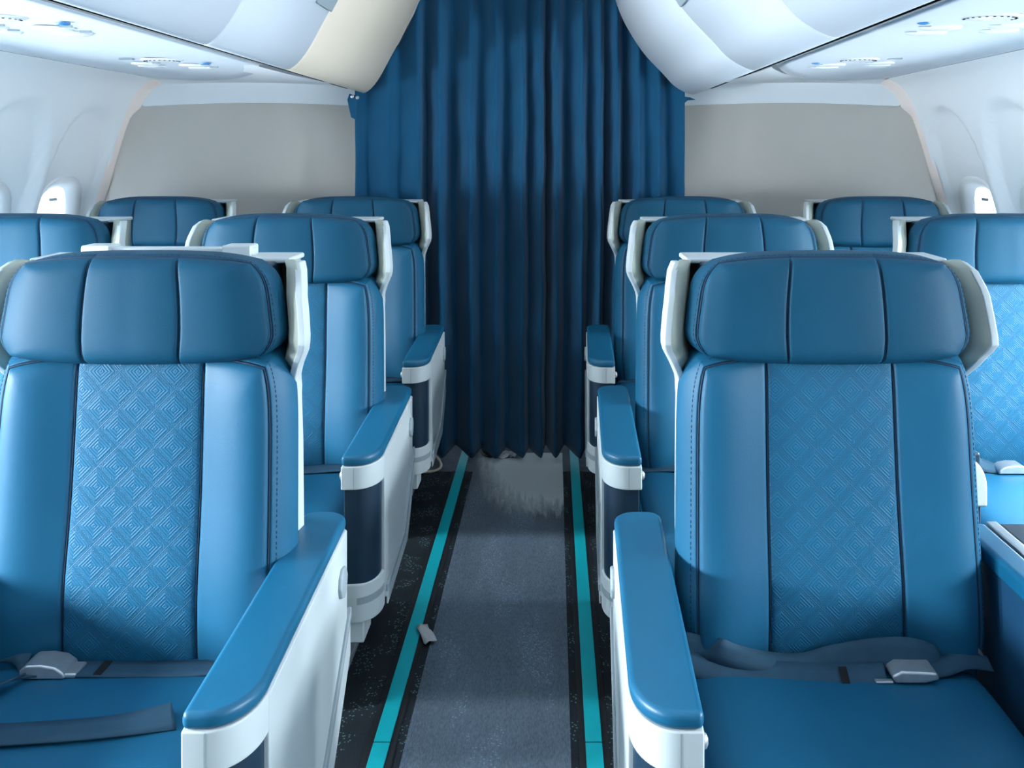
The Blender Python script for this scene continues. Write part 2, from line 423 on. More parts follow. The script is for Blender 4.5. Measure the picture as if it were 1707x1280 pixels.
# bulkheads either side of the curtained doorway
for side, nm in ((-1, 'wall_back_left'), (1, 'wall_back_right')):
    prof = [p for p in WP if p[1] < 1.56]
    pts = [(0.68, 0.0)] + [(p[0] + 0.02, p[1]) for p in prof] + [(1.72, 1.56), (0.68, 1.575)]
    struct(mesh(nm, *prism([(side * a, b) for a, b in pts], 'y', 4.10, 4.13), 'bulk', keep=True, smooth=False))
    # white upper panel: sweeps down from the end of the service panel to the bulkhead
    tab = [(0.66, 2.62), (0.79, 2.79), (0.84, 2.95), (0.93, 3.20), (1.09, 3.52), (1.32, 3.83), (1.60, 4.06)]
    V, F = [], []
    xs = [lerp(0.742 if side < 0 else 0.810, 1.60, i / 40) for i in range(41)]; zbot = lambda x: 1.551 + 0.016 * math.sin(math.pi * min(1, max(0, (x - 0.66) / 1.01))); R = 14
    for x in xs:
        yb = interp(tab, x); zp = lerp(1.613, 1.672, (x - 0.78) / 0.817); zb = zbot(x)
        for r in range(R + 1):
            t = r / R; V.append((side * x, lerp(yb, 4.086, t), lerp(zp, zb + 0.09, t * t * 0.9) - (0.0 if r < R else 0)))
        V.append((side * x, 4.086, zb))
    for i in range(40):
        for r in range(R + 1): F.append((i * (R + 2) + r, i * (R + 2) + r + 1, (i + 1) * (R + 2) + r + 1, (i + 1) * (R + 2) + r))
    struct(mesh('ceiling_end_left' if side < 0 else 'ceiling_end_right', V, F, 'shellwhite', keep=True, angle=40))
    pts = [(0.67 + 0.98 * i / 20, zbot(0.67 + 0.98 * i / 20)) for i in range(21)] + arc(1.655, 1.567, 0.015, -90, 0, 4) + [(1.675, 1.60), (1.62, 1.68), (1.60, 1.72), (0.67, 1.75)]
    struct(mesh('trim_1' if side < 0 else 'trim_2', *prism([(side * a, b) for a, b in pts], 'y', 4.0855, 4.10), 'shellwhite', keep=True, bevel=0.003, seg=2))
    # cover strip, warm light put into its pinkish colour, in the corner between sidewall and bulkhead
    V, F = [], []
    P = [p for p in WP if p[1] > 0.3]
    for (x, z) in P:
        w = 0.010 + 0.026 * smooth((z - 1.50) / 0.07)
        V += [(side * (x + 0.01), 4.055, z), (side * (x - w), 4.082, z - 0.4 * w * smooth((z - 1.4) / 0.2)), (side * (x - w), 4.10, z - 0.4 * w * smooth((z - 1.4) / 0.2))]
    for i in range(len(P) - 1):
        for k in (0, 1): F.append((3 * i + k, 3 * i + k + 1, 3 * i + k + 4, 3 * i + k + 3))
    struct(mesh('trim_3' if side < 0 else 'trim_4', V, F, 'warm_lit', keep=True))

# service panel strip under the bins, one per side, with the dark gaps along both its edges
for side, gx in ((-1, 0.711), (1, 0.78)):
    tab = [(0.66, 2.62), (0.72, 2.70), (0.79, 2.79), (0.84, 2.95), (0.93, 3.20), (1.09, 3.52), (1.32, 3.83), (1.60, 4.06)]
    nx, ny = 24, 40; V, F = [], []
    x0, x1 = gx + 0.028, 1.572; zi = 1.6155 if side > 0 else 1.617
    for i in range(nx + 1):
        x = lerp(x0, x1, i / nx); ye = interp(tab, x + (0.79 - x0) * (1 - i / nx)) - 0.006
        z = lerp(zi, 1.670, i / nx) - 0.008 * math.sin(math.pi * i / nx)
        for j in range(ny + 1): V.append((side * x, lerp(Y0, ye, j / ny), z))
    for i in range(nx):
        for j in range(ny): F.append((i * (ny + 1) + j, i * (ny + 1) + j + 1, (i + 1) * (ny + 1) + j + 1, (i + 1) * (ny + 1) + j))
    o = struct(mesh('ceiling_left' if side < 0 else 'ceiling_right', V, F, 'psu', keep=True)); o.modifiers.new('s', 'SOLIDIFY').thickness = 0.0012
    struct(mesh('trim_5' if side < 0 else 'trim_6', *box(*sorted((side * (gx - 0.012), side * (gx + 0.06))), Y0, 4.09, 1.630, 1.665), 'gap', keep=True, smooth=False))
    struct(mesh('trim_7' if side < 0 else 'trim_8', *box(*sorted((side * 1.555, side * 1.612)), Y0, 4.06, 1.684, 1.70), 'gap', keep=True, smooth=False))

# ------------------------------------------------------------------ overhead bins
PROF_R = [(0.765, 1.640), (0.78, 1.618), (0.765, 1.608), (0.727, 1.596), (0.66, 1.630), (0.608, 1.684), (0.519, 1.781), (0.44, 1.910), (0.40, 2.018), (0.385, 2.10), (0.38, 2.20)]
PROF_L = [(0.695, 1.645), (0.711, 1.626), (0.695, 1.616), (0.66, 1.604), (0.61, 1.652), (0.552, 1.755), (0.478, 1.895), (0.423, 2.018), (0.40, 2.10), (0.395, 2.20)]
BIN_IN = [(1.588, 0.69), (1.60, 0.68), (1.65, 0.625), (1.673, 0.600), (1.772, 0.530), (1.90, 0.455), (2.018, 0.408), (2.10, 0.39), (2.2, 0.38)]
def bin_seg(side, y0, y1, m, label, latch, sh0=0.0, sh1=0.0):
    prof = catmull(PROF_R if side > 0 else PROF_L, 5)
    root = empty('overhead_bin', (0, y0, 0), label, 'overhead bin', 'overhead bins left of the aisle' if side < 0 else 'overhead bins right of the aisle')
    pts = prof + [(0.80, 2.2), (0.80, 1.70)]
    cx, cz = 0.68, 1.95; n = len(pts); V, F = [], []
    for y, off in ((y0 + 0.002, 0.014), (y0 + 0.004, 0.007), (y0 + 0.014, 0.0), (y1 - 0.014, 0.0), (y1 - 0.004, 0.007), (y1 - 0.002, 0.014)):
        for i, (a, b) in enumerate(pts):
            p, q = pts[i - 1], pts[(i + 1) % n]
            d = Vector((q[0] - p[0], q[1] - p[1])); nr = Vector((-d.y, d.x))
            if nr.length > 0: nr.normalize()
            if nr.dot(Vector((cx - a, cz - b))) < 0: nr = -nr
            V.append((side * (a + nr.x * off), y - y0 + (sh0 if y < (y0 + y1) / 2 else sh1) * max(0.0, min(b, 2.0) - 1.61), b + nr.y * off))
    for k in range(5):
        for i in range(n): F.append((k * n + i, k * n + (i + 1) % n, (k + 1) * n + (i + 1) % n, (k + 1) * n + i))
    F += [tuple(range(n)), tuple(5 * n + i for i in range(n))]
    mesh('bin_door', V, F, m, root, keep=True)
    if latch:
        ym, at = latch
        i = min(range(len(prof)), key=lambda k: abs(prof[k][1] - at) + (9 if prof[k][0] > 0.7 else 0))
        a, b = prof[i]; c, d = prof[min(i + 4, len(prof) - 1)]
        nr = Vector((-(d - b), c - a)).normalized()
        if nr.x > 0: nr = -nr
        V, F = [], []
        for (u, w) in ((-.085, 0), (-.085, 1), (.085, 1), (.085, 0)):
            px, pz = lerp(a, c, w * .5), lerp(b, d, w * .5)
            for h in (0.0, 0.008): V.append((side * (px + nr.x * h), ym - y0 + u, pz + nr.y * h))
        F = [(0, 2, 4, 6), (1, 7, 5, 3), (0, 1, 3, 2), (2, 3, 5, 4), (4, 5, 7, 6), (6, 7, 1, 0)]
        mesh('latch', V, F, 'grey', root, keep=True, bevel=0.003)
    return root
bin_seg(-1, Y0, -0.6, 'binwhite', 'white overhead bin high left, foremost behind the viewer', None)
bin_seg(-1, -0.6, 0.78, 'binwhite', 'white overhead bin left of the aisle, over the front row', None)
bin_seg(-1, 0.78, 2.16, 'binwhite', 'large white overhead bin left of the aisle, nearest in view', None)
bin_seg(-1, 2.16, 2.83, 'binwhite', 'white overhead bin with a latch between the nearest bin and the cream end bin', (2.735, 1.78), 0.0, 0.0)
bin_seg(-1, 2.83, 3.975, 'cream', 'cream overhead bin end panel beside the curtain, left of the aisle', None, 0.0, 0.0)
bin_seg(1, Y0, -0.6, 'binwhite', 'white overhead bin high right, foremost behind the viewer', None)
bin_seg(1, -0.6, 0.60, 'binwhite', 'white overhead bin right of the aisle, over the front row', None)
bin_seg(1, 0.60, 1.96, 'binwhite', 'large white overhead bin right of the aisle, nearest in view', None)
bin_seg(1, 1.96, 2.76, 'binwhite', 'white overhead bin behind the nearest one, right of the aisle', (2.64, 1.77))
bin_seg(1, 2.76, 3.975, 'binwhite', 'pale overhead bin end panel touching the curtain, right of the aisle', None)
# centre ceiling with cove lamps over the aisle
V, F = [], []
for i in range(13):
    a = math.pi * i / 12
    V += [(-0.42 * math.cos(a), Y0, 2.19 + 0.10 * math.sin(a)), (-0.42 * math.cos(a), 5.6, 2.19 + 0.10 * math.sin(a))]
for i in range(12): F.append((2 * i, 2 * i + 1, 2 * i + 3, 2 * i + 2))
struct(mesh('ceiling', V, F, 'shellwhite', keep=True))
for side in (-1, 1):
    o = mesh('ceiling_light', *box(-0.03, 0.03, Y0, 3.95, 0, 0.008), 'cove', keep=True, smooth=False); o.location = (side * 0.30, 0, 2.20)
    struct(o)

# passenger service units on the service panels
def service_unit(side, x, y, label):
    zp = lambda xx: lerp(1.613, 1.670, (xx - 0.78) / 0.817) - 0.008 * math.sin(math.pi * (xx - 0.79) / 0.80)
    r = empty('service_unit', (side * x, y, zp(x)), label, 'reading light panel', 'reading light panels under the bins')
    def put(name, dx, dy, rx, ry, h, m, parent=None):
        return mesh(name, *disc(side * dx, dy, zp(x + dx) - zp(x) + 0.001, rx, ry, h), m, parent or r, keep=True)
    sp = put('speaker', 0.0, -0.13, 0.062, 0.045, 0.004, 'lens')
    for k in range(22):
        a = 2 * math.pi * k / 22
        if math.sin(a) > 0.5: continue
        mesh('speaker_hole', *disc(side * 0.050 * math.cos(a), -0.13 + 0.035 * math.sin(a), zp(x) - zp(x) - 0.0042, 0.0032, 0.0032, 0.001, n=6), 'gap', sp, keep=True)
    for dx, dy in ((-0.035, 0.02), (-0.03, 0.11), (0.13, 0.06), (0.15, 0.15)):
        l = put('reading_light', dx, dy, 0.045, 0.036, 0.005, 'lens')
        mesh('lens_slot', *box(side * (dx - .05) - .012, side * (dx - .05) + .012, dy - .045, dy - .038, zp(x + dx) - zp(x) - 0.004, zp(x + dx) - zp(x) + 0.002), 'grey', l, keep=True, smooth=False)
    put('call_button', -0.11, -0.08, 0.014, 0.012, 0.004, 'bluebtn')
    mesh('indicator', *box(side * 0.12 - .02, side * 0.12 + .02, -0.10, -0.085, zp(x + .12) - zp(x) - 0.003, zp(x + .12) - zp(x) + .002), 'grey', r, keep=True, smooth=False)
service_unit(-1, 0.96, 1.96, 'reading light panel over the nearer window seats, left of the aisle')
service_unit(-1, 1.00, 2.84, 'reading light panel nearer the bulkhead, left of the aisle')
service_unit(1, 1.00, 1.96, 'reading light panel with a blue button over the nearer seats, right of the aisle')
service_unit(1, 1.03, 2.84, 'reading light panel nearer the bulkhead, right of the aisle')

# ------------------------------------------------------------------ curtain
RIDGES = [-.709, -.571, -.440, -.351, -.218, -.106, .007, .090, .153, .265, .344, .414, .506, .595, .704]
def curtain():
    xs, dep, vf = [], [], []
    for k in range(len(RIDGES) - 1):
        a, b = RIDGES[k], RIDGES[k + 1]; n = 16
        edge = 0.55 if k in (0, 1, len(RIDGES) - 2, len(RIDGES) - 3) else 1.0
        v = 0.30 + 0.12 * random.random(); am = edge * (0.8 + 0.4 * random.random())
        for i in range(n):
            t = i / n
            if t < v: s = smooth(t / v)
            else: s = 1 - ((t - v) / (1 - v)) ** 0.9 * 0.75 - 0.25 * smooth((t - v) / (1 - v))
            xs.append(lerp(a, b, t)); dep.append(am * s); vf.append(k)
    xs.append(RIDGES[-1]); dep.append(0); vf.append(0)
    rows = 60; V, F = [], []
    for x, d in zip(xs, dep):
        ax = abs(x)
        zt = 2.19
        for (z0, x0), (z1, x1) in zip(BIN_IN, BIN_IN[1:]):
            if x1 <= ax <= x0: zt = z0 + (z1 - z0) * (x0 - ax) / (x0 - x1)
        if ax > 0.69: zt = 1.588
        zt += 0.045
        for r in range(rows + 1):
            t = r / rows; z = lerp(0.035 + 0.018 * d, zt, t)
            lean = 0.035 * (0.5 - x) * smooth((z - 0.9) / 1.2) * (-1 if x < -0.3 else 0) * 0.8
            xx = x * (1 - 0.03 * (1 - smooth(z / 1.2))) - max(0, lean) * 0
            amp = 0.105 * (0.55 + 0.45 * (1 - smooth((z - 1.2) / 0.9))) 
            w = 0.006 * math.sin(9 * z + 14 * x) + 0.004 * math.sin(23 * z - 30 * x)
            V.append((xx + w * 0.4 * (1 - abs(x) / 0.75), 3.985 + amp * d + w * 0.6 + 0.012 * (1 - t), z))
    R = rows + 1
    for i in range(len(xs) - 1):
        for r in range(rows): F.append((i * R + r, i * R + r + 1, (i + 1) * R + r + 1, (i + 1) * R + r))
    root = empty('curtain', (0, 4.05, 0), 'dark blue pleated curtain closing the aisle doorway at the bulkhead', 'curtain')
    def loc(vs): return [(a, b - 4.05, c) for a, b, c in vs]
    o = mesh('cloth', loc(V), F, 'curtain', root, keep=True, solid=0.002)
    # snap tabs at the two upper corners
    for s in (-1, 1):
        p = [(s * 0.700, 3.970, 1.592), (s * 0.728, 3.965, 1.60), (s * 0.738, 3.967, 1.575), (s * 0.722, 3.969, 1.50), (s * 0.704, 3.971, 1.49), (s * 0.698, 3.971, 1.55)] if s < 0 else \
            [(0.690, 3.971, 1.590), (0.725, 3.967, 1.584), (0.748, 3.965, 1.574), (0.715, 3.967, 1.572), (0.700, 3.969, 1.56), (0.690, 3.971, 1.55)]
        mesh('corner_tab', loc(p), [tuple(range(6))], 'curtain', root, keep=True, solid=0.004, smooth=False)
    for (x, z) in ((-0.716, 1.588), (-0.694, 1.583)):
        V, F = disc(0, 0, 0, 0.008, 0.008, 0.005, n=16); V = [(x + a, 3.963 + c - 4.05, z + b) for a, b, c in V]
        mesh('snap_stud', V, F, 'metal', root, keep=True)
curtain()

# ------------------------------------------------------------------ business class seats (local origin: floor, y=0 at the armrest front, facing -y)
def make_seat(ai, ao, label, group, special=None):
    """aisle armrest at -x (before mirroring by MX): inner edge -ai, outer edge -ao"""
    root = empty('airline_seat', (0, 0, 0), label, 'seat', group)
    # --- backrest with bolsters, embossed centre panel
    W0, Zb, Zt = 0.272, 0.405, 1.018
    SA = 0.425
    As = params(56, (-SA, SA, -0.89, 0.89, -0.97, 0.97), 0.010); Ts = params(46, (0.90, 0.97, -0.97), 0.008)
    def place(A, T, d):
        z = lerp(Zb, Zt, (T + 1) / 2); w = W0 + 0.006 * (-T)
        return (A * w, lerp(0.495, 0.545, (T + 1) / 2) - d, z)
    def front(A, T, e):
        base = 0.062 * (1 - e ** 15) ** 0.42
        q = abs(A)
        if q < SA: s = 0.006 * (1 - (q / SA) ** 4) 
        else:
            u = (q - SA) / (1 - SA); s = 0.030 * math.sin(math.pi / 2 * min(1, u / 0.72)) ** 1.2 - 0.008 * smooth((u - 0.72) / 0.28)
        g = 0.006 * math.exp(-((q - SA) / 0.012) ** 2) + 0.005 * math.exp(-((e - 0.89) / 0.010) ** 2) * (1 if q > 0.6 or T > 0.6 else 0)
        lum = 0.012 * math.exp(-((T + 0.45) / 0.4) ** 2)
        return base + s * (1 - e ** 10) - g + lum * (1 - e ** 6)
    def back(A, T, e): return 0.06 * (1 - e ** 6) ** 0.5
    V, Fr, Bk = pillow(As, Ts, lambda a, t: 7.0, place, front, back)
    bk = mesh('backrest', *subset(V, [f for a, f in Fr if abs(a) >= SA] + Bk), 'leather', root)
    mesh('centre_panel', *subset(V, [f for a, f in Fr if abs(a) < SA]), 'emboss', bk)
    # --- dark seam cords: bolster seams and the piping near the edge
    for s in (-1, 1):
        path = []
        for i in range(25):
            T = -0.97 + 1.94 * i / 24; m = max(SA, abs(T)); k = sq(SA, T, 7.0)
            path.append(place(s * SA * k, T * k, front(s * SA * k, T * k, m) + 0.0022))
        mesh('seam', *tube(path, 0.0018, 6), 'seam', bk)
    path = []
    n7 = 7.0; E = 0.89
    pts = [(-E, -E + 0.02)] + [(-E, -E + 2 * E * i / 30) for i in range(1, 31)] + [(-E + 2 * E * i / 24, E) for i in range(1, 25)] + [(E, E - 2 * E * i / 30) for i in range(1, 31)]
    for a, t in pts:
        m = max(abs(a), abs(t)); k = sq(a, t, n7)
        path.append(place(a * k, t * k, front(a * k, t * k, m) + 0.002))
    mesh('piping', *tube(path, 0.0019, 6), 'seam', bk)
    def stitches(path, parent):
        V, F = [], []
        acc = 0.0; P = [Vector(p) for p in path]
        for a, b in zip(P, P[1:]):
            L = (b - a).length; d = (b - a).normalized() if L > 0 else Vector((0, 0, 1)); t = acc
            while t + 0.0045 < L:
                v, f = tube([a + d * t, a + d * (t + 0.0045)], 0.0008, 4); k = len(V)
                V += v; F += [tuple(i + k for i in q) for q in f]; t += 0.0078
            acc = max(0.0, t - L)
        mesh('stitching', V, F, 'thread', parent, smooth=False)
    path = []
    for a, t in pts:
        a, t = (a * 0.932 / E if abs(a) >= E - 1e-6 else a), (t * 0.93 / E if t >= E - 1e-6 else t)
        m = max(abs(a), abs(t)); k = sq(a, t, n7); path.append(place(a * k, t * k, front(a * k, t * k, m) + 0.0004))
    stitches(path, bk)
    # --- headrest: three padded panels
    HW, hb, ht = 0.259, 0.982, 1.171; HS = 0.335
    As = params(52, (-HS, HS, -0.93, 0.93), 0.012); Ts = params(34, (0.90,), 0.012)
    def hplace(A, T, d):
        w = HW * (1 - 0.085 * max(0.0, (T + 0.5) / 1.5))
        z = lerp(hb, ht, (T + 1) / 2) + 0.006 * (1 - A * A) * (1 if T > 0 else -1) * abs(T)
        return (A * w, 0.498 - d + 0.012 * (T + 1) / 2 + 0.012 * (A * A), z)
    hs = lambda T: HS - 0.028 * (T * T) + 0.006
    def hfront(A, T, e):
        q = abs(A); base = 0.066 * (1 - e ** 9) ** 0.42
        s = 0.006 * abs(math.sin(math.pi * min(1, abs(q - HS) / 0.5))) ** 0.6
        g = 0.006 * math.exp(-((q - hs(T)) / 0.010) ** 2) * (1 - e ** 12) + 0.006 * math.exp(-((e - 0.93) / 0.012) ** 2) * (1 if q > 0.5 or T > 0 else 0)
        return max(0.001, base + s * (1 - e ** 8) - g)
    V, Fr, Bk = pillow(As, Ts, lambda a, t: 4.2 if t > 0 else 5.0, hplace, hfront, lambda A, T, e: 0.035 * (1 - e ** 6) ** 0.5)
    hd = mesh('headrest', *subset(V, [f for a, f in Fr] + Bk), 'headrest', root)
    for s in (-1, 1):
        path = []
        for i in range(17):
            T = -0.93 + 1.80 * i / 16; a = hs(T) * s; m = max(abs(a), abs(T)); nn = 4.2 if T > 0 else 5.0
            k = sq(a, T, nn)
            path.append(hplace(a, T, hfront(a, T, m) + 0.0012))
        mesh('seam', *tube(path, 0.0016, 6), 'seam', hd)
    path = []; E = 0.93
    pts = [(-E, -0.80 + (E + 0.80) * i / 24) for i in range(25)] + [(-E + 2 * E * i / 30, E) for i in range(1, 31)] + [(E, E - (E + 0.80) * i / 24) for i in range(1, 25)]
    for a, t in pts:
        nn = 4.2 if t > 0 else 5.0
        m = max(abs(a), abs(t)); k = sq(a, t, nn)
        path.append(hplace(a * k, t * k, hfront(a * k, t * k, m) + 0.0012))
    mesh('piping', *tube(path, 0.0016, 6), 'seam', hd)
    path = []
    for a, t in pts:
        nn = 4.2 if t > 0 else 5.0
        a, t = (a * 0.958 / E if abs(a) >= E - 1e-6 else a), (t * 0.965 / E if t >= E - 1e-6 else t)
        m = max(abs(a), abs(t)); k = sq(a, t, nn); path.append(hplace(a * k, t * k, hfront(a * k, t * k, m) + 0.0004))
    stitches(path, hd)
    mesh('headrest_support', *box(-0.222, 0.222, 0.515, 0.60, 0.95, 1.150), 'navy', root, bevel=0.006)
    # --- white shell wrapped round the back with flared wings beside the headrest
    ztab = [(0.18, 0.248), (0.60, 0.252), (0.90, 0.254), (0.935, 0.257), (0.965, 0.270), (1.005, 0.291), (1.02, 0.292), (1.06, 0.288), (1.11, 0.281), (1.140, 0.274), (1.152, 0.264)]
    ftab = [(0.18, 0.62), (0.55, 0.585), (0.80, 0.57), (0.92, 0.555), (0.965, 0.51), (1.012, 0.475), (1.10, 0.490), (1.140, 0.52), (1.152, 0.545)]
    zs = sorted(set([0.18 + 0.70 * i / 14 for i in range(15)] + [0.88 + 0.272 * i / 22 for i in range(23)]))
    tq = [-1, -0.985, -0.95, -0.88, -0.80, -0.74, -0.68, -0.5, -0.25, 0, 0.25, 0.5, 0.68, 0.74, 0.80, 0.88, 0.95, 0.985, 1]
    V, F = [], []
    for z in zs:
        h = interp(ztab, z); fy = interp(ftab, z); by = 0.62 + 0.05 * (z - 0.18)
        hi = min(h, 0.254)
        for t in tq:
            q = abs(t); sg = 1 if t > 0 else -1
            if q <= 0.68: x, y = sg * q / 0.68 * (hi - 0.02), by
            else:
                u = (q - 0.68) / 0.32; x = sg * lerp(hi - 0.02, h, smooth(u) ** 0.8); y = lerp(by, fy, u ** 1.3)
                up = smooth((z - 0.93) / 0.05)          # the wing beside the headrest faces forward before it turns back
                if u > 0.5: x2, y2 = lerp(h - 0.030, h, (u - 0.5) / 0.5), lerp(fy + 0.022, fy, (u - 0.5) / 0.5)
                else: x2, y2 = lerp(hi - 0.012, h - 0.032, u / 0.5), lerp(by, fy + 0.022, u / 0.5)
                x = lerp(x, sg * x2, up); y = lerp(y, y2, up)
            V.append((x, y, z))
    nq = len(tq)
    for j in range(len(zs) - 1):
        for i in range(nq - 1): F.append((j * nq + i, j * nq + i + 1, (j + 1) * nq + i + 1, (j + 1) * nq + i))
    sh = mesh('shell', V, F, 'wing', root, solid=0.010)
    for s in (-1, 1):
        path = [(s * (interp(ztab, z) + 0.001), interp(ftab, z), z) for z in [0.45 + 0.702 * i / 50 for i in range(51)]]
        # white rim, thicker ribbon along the front edge of the shell
        V, F = [], []
        for (x, y, z) in path:
            V += [(x - s * 0.007, y - 0.006, z), (x + s * 0.006, y - 0.008, z), (x + s * 0.010, y + 0.022, z), (x - s * 0.003, y + 0.022, z)]
        for i in range(len(path) - 1):
            for k in range(4): F.append((4 * i + k, 4 * i + (k + 1) % 4, 4 * i + 4 + (k + 1) % 4, 4 * i + 4 + k))
        F += [(0, 1, 2, 3), tuple(4 * (len(path) - 1) + k for k in range(4))]
        mesh('rim', V, F, 'white', sh, bevel=0.0025, seg=2)
    mesh('top_edge', *box(-0.246, 0.246, 0.562, 0.668, 1.146, 1.156), 'white', sh, bevel=0.004)
    # --- seat cushion and base
    As = params(30, (-0.96, 0.96), 0.012); Ts = params(24, (), 0.012)
    ex = (ai - 0.262) * 0.5
    V, Fr, Bk = pillow(As, Ts, 6.5, lambda A, T, d: (A * (0.252 + ex) - ex, lerp(-0.07, 0.50, (T + 1) / 2), 0.405 + d + 0.006 * T),
                       lambda A, T, e: 0.060 * (1 - e ** 9) ** 0.45 + 0.004 * (1 - A * A) - 0.006 * math.exp(-((e - 0.96) / 0.012) ** 2), lambda A, T, e: 0.06 * (1 - e ** 9) ** 0.45)
    mesh('seat_cushion', *subset(V, [f for a, f in Fr] + Bk), 'leather', root)
    bs = mesh('seat_base', *box(-0.24, 0.24, -0.02, 0.60, 0.255, 0.365), 'navy', root, bevel=0.015)
    for s in (-1, 1):
        mesh('leg', *box(s * 0.20 - 0.02, s * 0.20 + 0.02, 0.06, 0.10, 0.0, 0.26), 'grey', root, bevel=0.006)
        mesh('leg', *box(s * 0.20 - 0.02, s * 0.20 + 0.02, 0.50, 0.54, 0.0, 0.26), 'grey', root, bevel=0.006)
        mesh('floor_track', *box(s * 0.20 - 0.03, s * 0.20 + 0.03, 0.02, 0.58, 0.0, 0.02), 'grey', root, bevel=0.004)
    # --- aisle armrest
    SK = 0.020                                      # the rear lies a little further from the aisle
    def sk(pts): return [(x + SK * y / 0.67, y) for x, y in pts]
    ar = mesh('armrest', *prism(sk([(-ai - 0.006, 0.006), (-ai - 0.006, 0.655)] + [(x, y) for x, y in arc(-ao + 0.040, 0.628, 0.030, 90, 180, 6)] + arc(-ao + 0.052, 0.080, 0.046, 180, 270, 8, ry=0.072)), 'z', 0.335, 0.612), 'navy', root, bevel=0.003, seg=2)
    outline = sk([(-ai, 0.0), (-ai, 0.635)] + arc(-ai - 0.030, 0.640, 0.030, 0, 90, 5)[1:] + arc(-ao + 0.042, 0.630, 0.042, 90, 180, 8, ry=0.040) + arc(-ao + 0.062, 0.088, 0.062, 180, 270, 12, ry=0.088))
    mesh('armrest_pad', *prism(outline, 'z', 0.615, 0.639), 'leather_arm', ar, bevel=0.009, seg=4)
    inner = [(x * 1.0, y) for x, y in outline]
    mesh('front_cap', *prism(inner, 'z', 0.560, 0.615), 'white', ar, bevel=0.003, seg=2)
    mesh('cap_joint', *box(-ai - 0.031, -ai - 0.0298, -0.0006, 0.01, 0.563, 0.613), 'grey', ar, smooth=False)
    # outer side panel, white, runs the whole length
    def yx(y): return -ao + SK * y / 0.67
    side_poly = [(0.086, 0.614), (0.086, 0.30), (0.10, 0.262), (0.14, 0.245), (0.40, 0.245), (0.47, 0.262), (0.64, 0.42), (0.640, 0.614)]
    def slab(poly, o0, o1, name, m, parent, bv):
        n = len(poly); V = [(yx(y) + o0, y, z) for y, z in poly] + [(yx(y) + o1, y, z) for y, z in poly]
        F = [tuple(range(n)), tuple(range(2 * n - 1, n - 1, -1))] + [(i, i + n, (i + 1) % n + n, (i + 1) % n) for i in range(n)]
        return mesh(name, V, F, m, parent, bevel=bv, seg=2)
    sp = slab(side_poly, -0.002, 0.012, 'side_panel', 'white', ar, 0.003)
    slab([(0.10, 0.292), (0.42, 0.292), (0.655, 0.455), (0.655, 0.435), (0.43, 0.275), (0.10, 0.275)], -0.008, 0.0, 'kick_strip', 'grey', ar, 0.002)
    slab([(0.12, 0.270), (0.43, 0.270), (0.66, 0.425), (0.66, 0.36), (0.50, 0.235), (0.12, 0.235)], -0.005, 0.0, 'lower_panel', 'white', ar, 0.002)
    foot = sk([(-ai - 0.004, 0.002), (-ai - 0.004, 0.10), (-ao, 0.10)] + arc(-ao + 0.060, 0.088, 0.060, 180, 270, 10, ry=0.086))
    mesh('front_foot', *prism(foot, 'z', 0.245, 0.337), 'white', ar, bevel=0.004, seg=2)
    mesh('foot_slot', *prism(sk(arc(-ao + 0.060, 0.088, 0.0615, 185, 262, 10, ry=0.0885) + arc(-ao + 0.060, 0.088, 0.057, 262, 185, 10, ry=0.080)), 'z', 0.290, 0.306), 'grey', ar, smooth=False)
    mesh('bracket', *box(-ai - 0.052, -ai - 0.010, 0.012, 0.10, 0.195, 0.248), 'white', ar, bevel=0.004)
    slab([(0.555, 0.555), (0.575, 0.565), (0.60, 0.560), (0.612, 0.54), (0.605, 0.515), (0.585, 0.505), (0.56, 0.515), (0.55, 0.535)], -0.009, 0.0, 'latch_button', 'grey', ar, 0.003)
    V, F = disc(0, 0, 0, 0.009, 0.011, 0.008, n=14); V = [(-ai - c * 1.0 - 0.001, 0.030 + a, 0.585 + b) for a, b, c in V]
    mesh('recline_button', V, F, 'metal', ar)
    # --- belt
    zc = 0.472
    bl = None
    if special == 'left':
        # (mirrored seat: +x here is towards the window)
        bl = mesh('seat_belt', *ribbon([(0.10, .395, zc + .004, .0, .023, 0), (-0.02, .398, zc + .001, 0, .024, 0), (-0.12, .402, zc, .0, .024, 0), (-0.20, .412, zc - .002, .004, .024, 0), (-0.262, .43, zc - .03, .004, .024, 0)]), 'strap', root, solid=0.003)
        mesh('loose_strap', *ribbon([(-0.150, .262, zc + .004, .012, .021, .008), (-0.06, .236, zc + .004, .003, .026, .001), (0.05, .222, zc + .003, 0, .027, 0), (0.14, .215, zc + .004, 0, .027, 0),
                                       (0.200, .225, zc + .012, -.016, .022, .004), (0.212, .270, zc + .016, -.026, .006, .004), (0.180, .320, zc + .012, -.023, .010, .004), (0.145, .372, zc + .008, -.014, .020, .0), (0.115, .394, zc + .006, 0, .023, 0)]), 'strap', bl, solid=0.003)
        mesh('strap_end', *ribbon([(0.16, .405, zc + .006, 0, .02, .012), (0.19, .420, zc + .024, .006, .016, .016), (0.225, .425, zc + .018, .006, .018, .012), (0.262, .43, zc - .02, .006, .02, .0)]), 'strap', bl, solid=0.003)
        bx = 0.118
        V, F = prism([(-0.033, 0.0), (-0.037, 0.014), (-0.026, 0.023), (0.0, 0.024), (0.024, 0.020), (0.039, 0.010), (0.041, 0.0)], 'y', -0.024, 0.026)
        b = mesh('buckle', [(-x + bx, y + .392, z + zc) for x, y, z in V], F, 'metal', bl, bevel=0.004)
        mesh('stitching', *box(0.02, 0.034, .377, .419, zc + .002, zc + .0045), 'soil', bl, smooth=False)
        mesh('tongue', *box(bx - 0.058, bx - 0.036, .372, .412, zc + .0, zc + .008), 'metal', bl, bevel=0.003)
    elif special == 'right':
